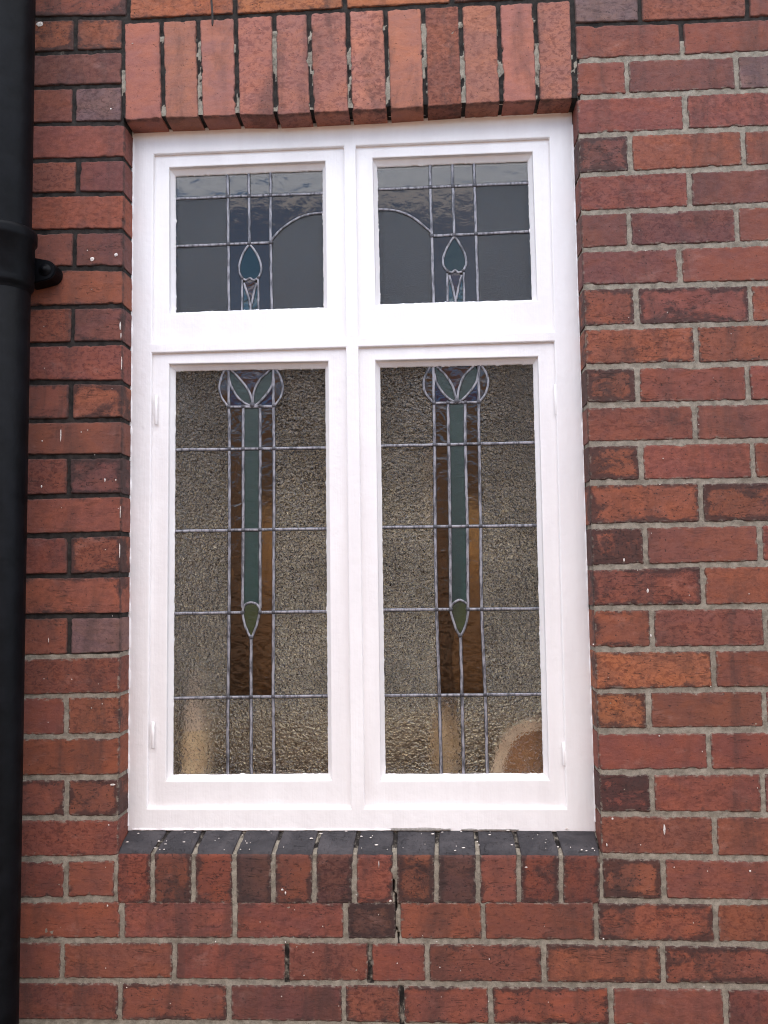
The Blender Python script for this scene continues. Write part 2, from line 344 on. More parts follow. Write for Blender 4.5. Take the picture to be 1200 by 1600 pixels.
LEADS = {
'UL':{'H1':[(.0849, 1.6628), (.4265, 1.6617)],'H2':[(.0853, 1.5526), (.305, 1.553)],'V1':[(.2067, 1.7186), (.2096, 1.3943)],'V2':[(.2549, 1.7203), (.2558, 1.5493)],'V3':[(.3043, 1.7182), (.3039, 1.5556), (.3056, 1.3949)],'arc':[(.305, 1.5574), (.3213, 1.577), (.3431, 1.5945), (.3684, 1.6083), (.3937, 1.6147), (.4261, 1.6178)],'bud':[(.2562, 1.5492), (.2417, 1.5303), (.2333, 1.5067), (.2325, 1.4885), (.2397, 1.4736), (.2487, 1.4689), (.2567, 1.4737), (.265, 1.4683), (.2758, 1.4741), (.282, 1.4886), (.2813, 1.505), (.2724, 1.5292), (.2562, 1.5492)],'S1':[(.239, 1.4736), (.2388, 1.3934)],'S2':[(.2758, 1.4723), (.2758, 1.3922)],'D1':[(.2433, 1.4625), (.2515, 1.4367), (.2572, 1.411)],'D2':[(.2721, 1.4615), (.2648, 1.4362), (.2594, 1.4109)],'T':[(.2583, 1.4128), (.2582, 1.3928)]},
'UR':{'H1':[(.5395, 1.6656), (.8847, 1.6669)],'H2':[(.6656, 1.5549), (.8834, 1.5569)],'V1':[(.6621, 1.7235), (.6648, 1.3977)],'V2':[(.7115, 1.7232), (.7133, 1.5549)],'V3':[(.7596, 1.7212), (.7617, 1.3963)],'arc':[(.5407, 1.6203), (.5727, 1.618), (.5975, 1.6111), (.6222, 1.5985), (.6431, 1.5812), (.6647, 1.5597)],'bud':[(.7132, 1.5506), (.6969, 1.5283), (.6876, 1.5051), (.6879, 1.487), (.6958, 1.4741), (.7062, 1.4701), (.7134, 1.4753), (.7203, 1.4696), (.7309, 1.4739), (.7371, 1.4871), (.7375, 1.5033), (.7285, 1.5272), (.7132, 1.5506)],'S1':[(.6957, 1.4687), (.6949, 1.3967)],'S2':[(.7318, 1.4692), (.7316, 1.3955)],'D1':[(.7002, 1.4649), (.7073, 1.4358), (.712, 1.4105)],'D2':[(.7272, 1.464), (.7196, 1.4354), (.7141, 1.4104)],'T':[(.7128, 1.4123), (.7124, 1.3962)]},
'LL':{'V1':[(.208, 1.2713), (.21, 1.0925), (.2098, .9092), (.2088, .7285), (.2065, .5532), (.2057, .3844)],'V4':[(.3082, 1.2685), (.3087, 1.0902), (.3078, .9075), (.3062, .7315), (.3046, .5526), (.3058, .3842)],'V2':[(.2408, 1.1829), (.2401, .9086), (.2383, .742)],'V3':[(.2786, 1.1819), (.2775, .908), (.2769, .7415)],'V5':[(.2571, .6798), (.2567, .5529), (.2561, .3843)],'H1':[(.2079, 1.1838), (.3078, 1.1826)],'H2':[(.0834, 1.0911), (.4301, 1.0881)],'H3':[(.0827, .9114), (.4311, .9109)],'H4a':[(.0819, .7319), (.2383, .7323)],'H4b':[(.2775, .7319), (.4321, .7327)],'H5':[(.0798, .5504), (.4303, .5531)],'OL':[(.2009, 1.2701), (.1908, 1.2459), (.1879, 1.2259), (.1922, 1.2071), (.2065, 1.1852)],'OR':[(.3139, 1.2669), (.3252, 1.2451), (.3293, 1.222), (.3235, 1.2008), (.3092, 1.1826)],'LA':[(.2095, 1.2497), (.2137, 1.2323), (.2266, 1.2076), (.2423, 1.1929), (.2594, 1.1839)],'LB':[(.2138, 1.2668), (.2374, 1.2417), (.2538, 1.2183), (.2608, 1.1974), (.2608, 1.1838)],'RB':[(.3025, 1.2658), (.2767, 1.2407), (.2659, 1.218), (.2623, 1.1974), (.2615, 1.1838)],'RA':[(.3081, 1.2441), (.3037, 1.227), (.2944, 1.2115), (.2765, 1.192), (.2636, 1.1837)],'bud':[(.2573, .7542), (.2454, .7502), (.2397, .7411), (.239, .7268), (.2452, .7006), (.2571, .6785), (.2676, .7003), (.2747, .7264), (.2762, .7407), (.2692, .7499), (.2573, .7542)]},
'LR':{'V1':[(.6613, 1.2713), (.6607, 1.0962), (.6586, .9152), (.658, .7395), (.6605, .5543), (.6612, .3824)],'V4':[(.7602, 1.2699), (.7569, 1.0939), (.7561, .9135), (.7541, .7383), (.7573, .5536), (.7579, .3822)],'V2':[(.6916, 1.1798), (.6912, 1.0954), (.6903, .9146), (.6881, .7392)],'V3':[(.729, 1.1788), (.7272, 1.0946), (.7274, .914), (.7249, .7387)],'V5':[(.7079, .6778), (.7086, .5539), (.7083, .3823)],'H1':[(.6624, 1.1806), (.7582, 1.1802)],'H2':[(.5353, 1.0892), (.8798, 1.089)],'H3':[(.5341, .9119), (.8802, .9099)],'H4a':[(.5371, .7342), (.6879, .7337)],'H4b':[(.7248, .7333), (.8793, .7331)],'H5':[(.5386, .5528), (.8809, .5534)],'OL':[(.6584, 1.2671), (.644, 1.2434), (.6394, 1.2222), (.6446, 1.2008), (.6603, 1.1806)],'OR':[(.7629, 1.2655), (.7762, 1.2425), (.7792, 1.2226), (.7738, 1.2002), (.7596, 1.1809)],'LA':[(.6629, 1.2457), (.6674, 1.2271), (.6782, 1.207), (.6945, 1.1896), (.7082, 1.1808)],'LB':[(.6667, 1.264), (.6872, 1.2422), (.7007, 1.2205), (.7085, 1.1949), (.7103, 1.1807)],'RB':[(.7517, 1.263), (.729, 1.241), (.7188, 1.22), (.7127, 1.1948), (.7117, 1.1807)],'RA':[(.7589, 1.243), (.7536, 1.2247), (.7443, 1.2095), (.7265, 1.1902), (.7138, 1.1806)],'bud':[(.7075, .7539), (.6923, .7446), (.688, .7351), (.6897, .7215), (.6967, .6969), (.7072, .6778), (.7185, .6967), (.7245, .721), (.7261, .7346), (.723, .7455), (.7075, .7539)]},
}

ACC = {'brickwork': Acc(), 'lintel': Acc(), 'window_sill': Acc()}
def brick(part, quad, cls, fine=True, profile=None, depth=.11, rag=1., burn=None, paint=0):
    """quad: 4 corners (x,z) bl, br, tr, tl of the brick face. profile(t)->(y,z offset, normal) replaces the flat face."""
    tint = np.array(PAL[cls[0]]) * (1 + .12 * (rng.random() - .5)) * (1 + .10 * (rng.random(3) - .5))
    burn = (int(cls[1]) + 1) / 9.5 if burn is None else burn
    (x0, z0), (x1, z1), (x2, z2), (x3, z3) = quad
    w_ = ((x1 - x0) + (x2 - x3)) / 2; h_ = ((z3 - z0) + (z2 - z1)) / 2
    step = .0036 if fine else .02
    def lines(L):
        e = [0, .0006, .0013, .0022, .0033, .005, .0075] if fine else [0, .002, .006]
        k = max(2, int((L - 2 * e[-1]) / step)); mid = np.linspace(e[-1], L - e[-1], k + 1)
        return np.concatenate([e[:-1], mid, L - np.array(e[:-1])[::-1]]) / L
    S, T = lines(w_), lines(h_ if profile is None else h_ + profile['len'])
    s, t = np.meshgrid(S, T, indexing='ij')
    hh = h_ if profile is None else h_ + profile['len']
    tf = t if profile is None else np.clip(t * hh / h_, 0, 1)
    X = (x0 * (1 - s) + x1 * s) * (1 - tf) + (x3 * (1 - s) + x2 * s) * tf
    Z = (z0 * (1 - s) + z1 * s) * (1 - tf) + (z3 * (1 - s) + z2 * s) * tf
    N = np.zeros(X.shape + (3,)); N[..., 1] = -1
    Y = np.zeros_like(X)
    pa = np.zeros_like(X)
    if profile is not None:
        arc = t * hh - h_
        u = np.clip(arc / profile['len'], 0, 1)
        bk = np.array(profile['back'])             # (xl, xr, y, z)
        r = .35
        tx = bk[0] * (1 - s) + bk[1] * s
        on = arc > 0
        X = np.where(on, X * (1 - u) + tx * u, X)
        Y = np.where(on, bk[2] * u, Y); Z = np.where(on, Z * (1 - u) + bk[3] * u, Z)
        # rounded nose
        nose = np.exp(-(arc / .006) ** 2) * .0028
        Y = Y + nose; Z = Z - nose * .7
        N[..., 1] = np.where(on, -.4, -1); N[..., 2] = np.where(on, .9, 0)
        pa = np.clip(.5 + (arc + .003) / .012, 0, 1)
    o1, o2 = rng.random(2) * 200
    px, pz = s * w_, t * hh
    dx = np.minimum(px, w_ - px); dz = np.minimum(pz, hh - pz)
    cr0 = .004
    qx = np.clip(cr0 - dx, 0, None); qz = np.clip(cr0 - dz, 0, None)
    d = np.where((dx < cr0) & (dz < cr0), cr0 - np.hypot(qx, qz), np.minimum(dx, dz))
    d = d + (fbm(px * 130 + o1, pz * 130 + o2, 3) * .0034 + np.minimum(fbm(px * 45 + o2, pz * 45 + o1, 2) + .17, 0) * .012) * rag * (1 if fine else 0)
    r = .0028
    dd = np.clip(d, -.003, r)
    H = np.where(d < r, r - np.sqrt(np.clip(r * r - (r - np.clip(dd, 0, r)) ** 2, 0, None)), 0) + np.clip(-dd, 0, None) * 3
    H = H + fbm(px * 22 + o2, pz * 30 + o1, 4) * .0011 * (1 if fine else 0) + (rng.random() - .5) * .0009 + (rng.random() - .5) * .0012 * (s - .5)
    P = np.stack([X, Y, Z], -1) - N * H[..., None]
    n = X.size
    sd = np.tile(rng.random(3), (n, 1))
    tn = np.concatenate([np.tile(tint, (n, 1)), np.full((n, 1), burn)], 1)
    A = ACC[part]
    A.grid(P, tint=tn, edge=np.clip(d, 0, 1).ravel(), seed=sd, paint=pa.ravel())
    # sides back into the wall
    ring = np.concatenate([P[:, 0], P[-1, 1:], P[-2::-1, -1], P[0, -2::-1]])
    b2 = ring.copy(); b2[:, 1] = depth
    k = 4 if fine else 2
    w = np.linspace(0, 1, k)[:, None, None]
    G = ring[None] * (1 - w) + b2[None] * w
    n = G.shape[0] * G.shape[1]
    ed = np.repeat(np.array([.001] + [.008] * (k - 1)), G.shape[1])
    A.grid(G, tint=np.tile(tn[:1], (n, 1)), edge=ed, seed=np.tile(sd[:1], (n, 1)), paint=np.zeros(n))

NL = len(LINES)
P0 = .0821
def zline(j, x):
    """height of bed joint j at x"""
    if j < 0: return LINES[0][0] + (j) * P0
    if j >= NL: return LINES[-1][0] + (j - NL + 1) * P0 + .001 * math.sin(j * 7.3)
    a, b, c, d = LINES[j]
    return float(np.interp(x, [-.198, 0, .974, 1.32], [a, b, c, d]))
def rc():
    return random.choice('RRRRPPOOTT') + random.choice('0111223346')
JT = .0088
def row_cells(j, xa, xb, joints, classes, fine, g=None, z=None):
    xs = [xa] + [q for q in joints if xa + .03 < q < xb - .03] + [xb]
    for i in range(len(xs) - 1):
        l = xs[i] + (JT / 2 if i else 0); r = xs[i + 1] - (JT / 2 if i < len(xs) - 2 else 0)
        l += (rng.random() - .5) * .0015; r += (rng.random() - .5) * .0015
        if i == 0: l = xs[0]
        if i == len(xs) - 2: r = xs[-1]
        gg = JT / 2 + rng.random() * .0008
        zz = z or (zline(j, l), zline(j, r), zline(j + 1, r), zline(j + 1, l))
        jig = [(rng.random() - .5) * .002 for _ in range(4)]
        q = ((l, zz[0] + gg + jig[0]), (r, zz[1] + gg + jig[1]), (r, zz[2] - gg + jig[2]), (l, zz[3] - gg + jig[3]))
        f = fine and (r > -.27 and l < 1.42)
        brick('brickwork', q, classes[i] if classes and i < len(classes) and classes[i] else rc(), f)

XL, XR, JLO, JHI = -1.62, 2.66, -8, 42
for j in range(JLO, JHI):
    odd = j % 2 != 0
    vis = -1 <= j <= 26
    lj = JOINTS.get(j, [])
    if j <= 2:
        base = lj if lj else [(-.1136 if odd else .006) + .2286 * k for k in range(0, 6)]
        a = min(base); b = max(base)
        js = [a - .2286 * k for k in range(8, 0, -1)] + base + [b + .2286 * k for k in range(1, 9)]
        js = [q for q in js if XL + .05 < q < XR - .05]
        cl = [None] * (len([q for q in js if q < a - 1e-6]))  + (ROWC.get(j) or [])
        row_cells(j, XL, XR, js, cl, vis)
        continue
    # left of the opening
    a = [q for q in lj if q < 0]; a = a[0] if a else (-.111 if odd else -.2265)
    js = sorted(a - .2286 * k for k in range(0, 7)); js = [q for q in js if q > XL + .05]
    L_ = LC.get(j, [])
    nleft = len(js) + 1
    cl = [None] * (nleft - len(L_)) + L_
    # right of the opening
    b = sorted(q for q in lj if q > 0.97) or [1.08 if odd else 1.195]
    js2 = b + [b[-1] + .2286 * k for k in range(1, 8)]; js2 = [q for q in js2 if q < XR - .05]
    cr2 = RC.get(j, [])
    if j <= 25:
        row_cells(j, XL, -.0075 if j < 4 else (-.0075 if j > 22 else 0.0), js, cl, vis)
        row_cells(j, .9745 if j < 4 else (.976 if j > 22 else OW), XR, js2, cr2, vis)
    elif j == 26:
        row_cells(j, XL, 0.002, js, cl, vis)
        row_cells(j, .976, XR, js2, cr2, vis)
        row_cells(j, .0115, .967, [.244, .4835, .7152], ['B2', 'B2', 'B1', 'B3'], True, z=(2.029, 2.029, 2.113, 2.113))
    else:
        row_cells(j, XL, XR, [q for q in (js + [js[-1] + .2286 * k for k in range(1, 13)] + []) if q < XR - .05], [], False)

# soldier course over the opening
for i in range(12):
    a, b = SOLD[i], SOLD[i + 1]
    g = .0044
    jl, jr = (rng.random() - .5) * .0016, (rng.random() - .5) * .0016
    q = ((a[2] + g + jl, a[3] - .0008), (b[2] - g + jr, b[3] - .0008), (b[0] - g, b[1] - g), (a[0] + g, a[1] - g))
    if i == 0: q = ((.0022, q[0][1]), q[1], q[2], (-.0008, q[3][1]))
    brick('lintel', q, ['S0', 'S0', 'S0', 'S0', 'S0', 'S0', 'S0', 'S0', 'R0', 'S0', 'S0', 'S0'][i], rag=1.2)
# brick on edge sill with sloping top
for i in range(12):
    a, b = SILLF[i], SILLF[i + 1]
    g = .0042
    la = a[0] + (g if i else .003); rb = b[0] - (g if i < 11 else .0005)
    lb = a[2] + (g if i else .003); rbb = b[2] - (g if i < 11 else .0005)
    q = ((lb, a[3] + .001), (rbb, b[3] + .001), (rb, b[1] - .001), (la, a[1] - .001))
    bk = (SILLB[i] + (g if i else .001), SILLB[i + 1] - (g if i < 11 else 0), .068, .287)
    brick('window_sill', q, ['T3', 'T5', 'T4', 'D4', 'T4', 'D4', 'R3', 'T6', 'D5', 'R3', 'T5', 'T4'][i], profile=dict(len=.074, back=bk))

wall = empty('brick_wall', (.487, 0, -.75))
tag(wall, 'weathered red brick wall with pale mortar to the right and black mortar to the left', 'wall')
link('brickwork', ACC['brickwork'].mesh('brickwork'), M['brick'], wall)
tag(link('lintel', ACC['lintel'].mesh('lintel'), M['brick'], wall), 'upright soldier course of pale red bricks above the window')
tag(link('window_sill', ACC['window_sill'].mesh('window_sill'), M['brick'], wall), 'brick on edge sill with dark painted sloping top')

# mortar: one sheet behind the arrises, its uneven surface makes the ragged joints
A = Acc()
def mortar_grid(xa, xb, za, zb, st):
    nx = max(2, int((xb - xa) / st)); nz = max(2, int((zb - za) / st))
    x, z = np.meshgrid(np.linspace(xa, xb, nx), np.linspace(za, zb, nz), indexing='ij')
    lt = np.ones_like(x)
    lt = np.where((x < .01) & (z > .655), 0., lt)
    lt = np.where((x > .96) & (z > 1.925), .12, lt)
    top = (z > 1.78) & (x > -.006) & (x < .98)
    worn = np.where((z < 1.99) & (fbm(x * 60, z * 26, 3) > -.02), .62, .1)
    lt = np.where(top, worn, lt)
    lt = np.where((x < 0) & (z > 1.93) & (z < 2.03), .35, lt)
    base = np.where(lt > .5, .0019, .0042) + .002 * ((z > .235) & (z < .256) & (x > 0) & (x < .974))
    y = base + fbm(x * 95, z * 95, 3) * .0034 + fbm(x * 17 + 9, z * 17, 2) * .0018
    # settlement crack under the sill
    cx = .5655 + .004 * np.sin(z * 90) + .003 * np.sin(z * 31)
    cr = np.exp(-((x - cx) / .0015) ** 2) * ((z > .075) & (z < .205))
    y = y + cr * .02 * (fbm(z * 70, z * 0, 2) > -.12); lt = lt * (1 - np.clip(cr * 2, 0, 1))
    for jx, z0_, z1_ in ((.3452, .0, .078), (.5118, .0, .078), (.574, -.08, .0)):
        m_ = (np.abs(x - jx) < .007) & (z > z0_) & (z < z1_)
        y = y + m_ * .003; lt = np.where(m_, .45, lt)
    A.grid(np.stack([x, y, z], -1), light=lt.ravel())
ST = .0042
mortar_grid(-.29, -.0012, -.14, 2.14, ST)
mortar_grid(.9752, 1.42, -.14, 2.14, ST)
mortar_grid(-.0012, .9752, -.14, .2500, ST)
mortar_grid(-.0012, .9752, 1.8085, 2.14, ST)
mortar_grid(XL, -.29, -.75, 3.35, .03); mortar_grid(1.42, XR, -.75, 3.35, .03)
mortar_grid(-.29, 1.42, -.75, -.14, .03); mortar_grid(-.29, 1.42, 2.14, 3.35, .03)
def mstrip(fn, n, m_, light):
    a, b = np.meshgrid(np.linspace(0, 1, n), np.linspace(0, 1, m_), indexing='ij')
    P = fn(a, b); A.grid(P, light=light(P).ravel() if callable(light) else np.full(n * m_, light))
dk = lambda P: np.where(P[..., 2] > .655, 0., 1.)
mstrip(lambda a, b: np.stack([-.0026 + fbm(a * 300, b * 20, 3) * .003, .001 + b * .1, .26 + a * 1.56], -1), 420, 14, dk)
mstrip(lambda a, b: np.stack([OW + .0026 + fbm(a * 300, b * 20 + 7, 3) * .003, .001 + b * .1, .26 + a * 1.56], -1), 420, 14, 1.)
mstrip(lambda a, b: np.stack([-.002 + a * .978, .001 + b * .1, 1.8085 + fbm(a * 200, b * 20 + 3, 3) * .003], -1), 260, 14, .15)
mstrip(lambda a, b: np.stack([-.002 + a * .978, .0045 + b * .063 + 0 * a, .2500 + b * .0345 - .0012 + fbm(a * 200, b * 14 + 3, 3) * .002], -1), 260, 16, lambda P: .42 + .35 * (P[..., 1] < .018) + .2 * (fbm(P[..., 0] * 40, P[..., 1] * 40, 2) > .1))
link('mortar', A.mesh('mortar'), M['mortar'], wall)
# wall core
boxes('wall_core', [(XL, -.007, .012, .26, -.75, 3.35), (OW + .007, XR, .012, .26, -.75, 3.35), (0, OW, .12, .26, 1.83, 3.35), (-.006, OW + .006, .014, .11, 2.03, 3.35),
                    (0, OW, .12, .26, -.75, .26), (-.006, OW + .006, .014, .11, -.75, .15)], M['mortar'], wall)

# ------------------------------------------------------------------ the window
win = empty('casement_window', (.487, .055, .281))
tag(win, 'white painted four light casement window with leaded stained glass', 'window')
YF, YS, YG = .055, .0632, .085
# outer frame with mullion and transom, holes on measured lines
def frame_mesh():
    xs = {0: (-.0065, -.0035), 1: (.0466, .0412), 2: (.4728, .4720), 3: (.4996, .5006), 4: (.9224, .9162), 5: (.9735, .9745)}
    zs = [.2790, .3255, 1.3020, 1.3235, 1.7533, 1.8090]
    def X(i, z): a, b = xs[i]; t = (1.7533 - z) / 1.43; return a * (1 - t) + b * t
    bm = bmesh.new(); vv = {}
    for i in range(6):
        for k in range(6):
            vv[i, k, 0] = bm.verts.new((X(i, zs[k]), YF, zs[k])); vv[i, k, 1] = bm.verts.new((X(i, zs[k]), YF + .06, zs[k]))
    holes = {(1, 1), (3, 1), (1, 3), (3, 3)}
    for i in range(5):
        for k in range(5):
            if (i, k) in holes:
                ring = [(i, k), (i + 1, k), (i + 1, k + 1), (i, k + 1)]
                for q in range(4):
                    a, b = ring[q], ring[(q + 1) % 4]
                    bm.faces.new([vv[a[0], a[1], 0], vv[b[0], b[1], 0], vv[b[0], b[1], 1], vv[a[0], a[1], 1]])
            else:
                bm.faces.new([vv[i, k, 0], vv[i + 1, k, 0], vv[i + 1, k + 1, 0], vv[i, k + 1, 0]])
                bm.faces.new([vv[i, k + 1, 1], vv[i + 1, k + 1, 1], vv[i + 1, k, 1], vv[i, k, 1]])
    for ring in ([(i, 0) for i in range(6)] + [(5, k) for k in range(1, 6)] + [(i, 5) for i in range(4, -1, -1)] + [(0, k) for k in range(4, 0, -1)],):
        for q in range(len(ring)):
            a, b = ring[q], ring[(q + 1) % len(ring)]
            bm.faces.new([vv[a[0], a[1], 1], vv[b[0], b[1], 1], vv[b[0], b[1], 0], vv[a[0], a[1], 0]])
    bmesh.ops.recalc_face_normals(bm, faces=bm.faces[:])
    be = [e for e in bm.edges if len(e.link_faces) == 2 and e.calc_face_angle() > 1]
    bmesh.ops.bevel(bm, geom=be, offset=.0030, segments=3, affect='EDGES', profile=.6)
    me = bpy.data.meshes.new('frame'); bm.to_mesh(me); bm.free(); return me
fr = link('frame', frame_mesh(), M['paint'], win, smooth=False)

def lerp2(q, s, t):
    (x0, z0), (x1, z1), (x2, z2), (x3, z3) = q      # tl tr br bl ; s right, t down
    return (x0 * (1 - s) + x1 * s) * (1 - t) + (x3 * (1 - s) + x2 * s) * t, (z0 * (1 - s) + z1 * s) * (1 - t) + (z3 * (1 - s) + z2 * s) * t
def quad_loop(q, n, y, jit=0., seed=0.):
    """closed loop of 4n points round quad q (tl tr br bl)"""
    out = []
    for e in range(4):
        a = np.array(q[e]); b = np.array(q[(e + 1) % 4]); d = (b - a); L = np.hypot(*d); nrm = np.array([-d[1], d[0]]) / L
        for k in range(n):
            t = k / n; p = a + d * t
            if jit and 0 < k:
                w_ = fbm(np.array(t * L * 60 + seed + e * 31), np.array(seed), 3) * 1.0 + max(0., float(fbm(np.array(t * L * 260 + seed), np.array(e * 7. + seed), 2)) - .16) * 4
                p = p - nrm * (-jit) * w_ if False else p + (np.array(np.mean(np.array(q), 0)) - p) / np.hypot(*(np.mean(np.array(q), 0) - p)) * jit * w_
            out.append((p[0], y, p[1]))
    return np.array(out)
def grow(q, l, r, t, b):
    (x0, z0), (x1, z1), (x2, z2), (x3, z3) = q
    return [(x0 - l, z0 + t), (x1 + r, z1 + t), (x2 + r, z2 - b), (x3 - l, z3 - b)]
def sash(name, outer, glass, seed, parent, label):
    A = Acc(); n = 150
    reb = grow(glass, .0088, .0088, .0115, .0085)
    sh = lambda q, o: grow(q, o, o, o, o)
    loops = [quad_loop(sh(outer, .004), n, YS + .0008), quad_loop(sh(reb, .0022), n, YS + .0), quad_loop(sh(reb, .0006), n, YS + .0006), quad_loop(reb, n, YS + .0022),
             quad_loop(sh(reb, -.0003), n, YS + .0085), quad_loop(sh(reb, -.0012), n, YS + .0100), quad_loop(sh(glass, .0012), n, YG - .0042, .0006, seed),
             quad_loop(glass, n, YG - .0022, .0019, seed), quad_loop(sh(glass, .0002), n, YG + .001, .0019, seed)]
    G = np.array(loops); G = np.concatenate([G, G[:, :1]], 1)
    A.grid(G)
    # back of the sash
    back = [quad_loop(sh(glass, .0003), n, YG + .004), quad_loop(sh(glass, .004), n, YS + .04), quad_loop(sh(outer, .003), n, YS + .04)]
    G = np.array(back); G = np.concatenate([G, G[:, :1]], 1); A.grid(G)
    o = link(name, A.mesh(name), M['paint'], parent, smooth=False)
    tag(o, label)
    return o
SASH = {'UL': [(.0466, 1.7533), (.4728, 1.7533), (.4730, 1.3235), (.0462, 1.3235)], 'UR': [(.4996, 1.7533), (.9224, 1.7533), (.9216, 1.3235), (.4998, 1.3235)],
        'LL': [(.0460, 1.3020), (.4730, 1.3020), (.4720, .3255), (.0412, .3255)], 'LR': [(.4998, 1.3020), (.9212, 1.3020), (.9162, .3255), (.5006, .3255)]}
GL = {'UL': [(.0884, 1.7138), (.4219, 1.7140), (.4218, 1.4006), (.0902, 1.3996)], 'UR': [(.5449, 1.7163), (.8776, 1.7154), (.8788, 1.4029), (.5475, 1.4037)],
      'LL': [(.0900, 1.2670), (.4240, 1.2630), (.4218, .3901), (.0875, .3886)], 'LR': [(.5448, 1.2618), (.8769, 1.2602), (.8745, .3899), (.5437, .3892)]}

def came_into(A, pts, wd=.0066, ht=.0021, closed=False):
    """rounded lead strip along a polyline in the window plane"""
    p = np.array(pts, float)
    # resample smooth
    if len(p) > 2:
        from_ = np.r_[0, np.cumsum(np.hypot(*np.diff(p, axis=0).T))]
        n = max(6, int(from_[-1] / .003))
        t = np.linspace(0, from_[-1], n)
        def cr(a):
            # catmull-rom through the measured points
            o = np.empty_like(t)
            if closed: aa = np.r_[a[-2], a, a[1]]
            else: aa = np.r_[2 * a[0] - a[1], a, 2 * a[-1] - a[-2]]
            for i, tt in enumerate(t):
                k = min(np.searchsorted(from_, tt, 'right') - 1, len(a) - 2); u = (tt - from_[k]) / (from_[k + 1] - from_[k])
                q0, q1, q2, q3 = aa[k:k + 4]
                o[i] = .5 * (2 * q1 + (q2 - q0) * u + (2 * q0 - 5 * q1 + 4 * q2 - q3) * u * u + (3 * q1 - q0 - 3 * q2 + q3) * u ** 3)
            return o
        sharp = len(p) > 7          # heart and bud outlines keep their points
        p2 = np.stack([cr(p[:, 0]), cr(p[:, 1])], 1) if not sharp else np.stack([np.interp(t, from_, p[:, 0]) * .4 + cr(p[:, 0]) * .6, np.interp(t, from_, p[:, 1]) * .4 + cr(p[:, 1]) * .6], 1)
        p = p2
    else:
        n = max(4, int(np.hypot(*(p[1] - p[0])) / .006)); t = np.linspace(0, 1, n)[:, None]; p = p[0] * (1 - t) + p[1] * t
    d = np.gradient(p, axis=0); d /= np.hypot(d[:, 0], d[:, 1])[:, None] + 1e-9
    nr = np.stack([-d[:, 1], d[:, 0]], 1)
    s0 = rng.random() * 99
    k = np.arange(len(p))
    wob = fbm(k * .25 + s0, np.full(len(p), s0), 2) * .0012
    p = p + nr * wob[:, None]
    wv = wd * (1 + .16 * fbm(k * .5 + s0, np.full(len(p), s0 + 5), 2))
    prof = [(-1.28, .0), (-1.02, .12), (-.94, .5), (-.55, .85), (0, 1.), (.55, .85), (.94, .5), (1.02, .12), (1.28, 0.)]
    ce = np.tile(np.array([1., 1., 0, 0, 0, 0, 0, 1., 1.]), len(p))
    P = np.array([[(p[i, 0] + nr[i, 0] * a * wv[i] / 2, YG - .0004 - b * ht, p[i, 1] + nr[i, 1] * a * wv[i] / 2) for a, b in prof] for i in range(len(p))])
    A.grid(P, flip=True, cement=ce)
def blob_into(A, x, z, r=.0055, ht=.0032, y=None):
    t = np.linspace(0, 2 * np.pi, 13); y = YG if y is None else y
    rr = [(0., 1.), (.5, .93), (.85, .6), (1., 0.)]
    w_ = 1 + .25 * fbm(np.cos(t) * 2 + x * 99, np.sin(t) * 2 + z * 99, 2)
    w_[-1] = w_[0]
    P = np.array([[(x + a * r * w_[i] * math.cos(t[i]), y - .0006 - b * ht, z + a * r * w_[i] * math.sin(t[i])) for i in range(13)] for a, b in rr])
    A.grid(P, flip=True)

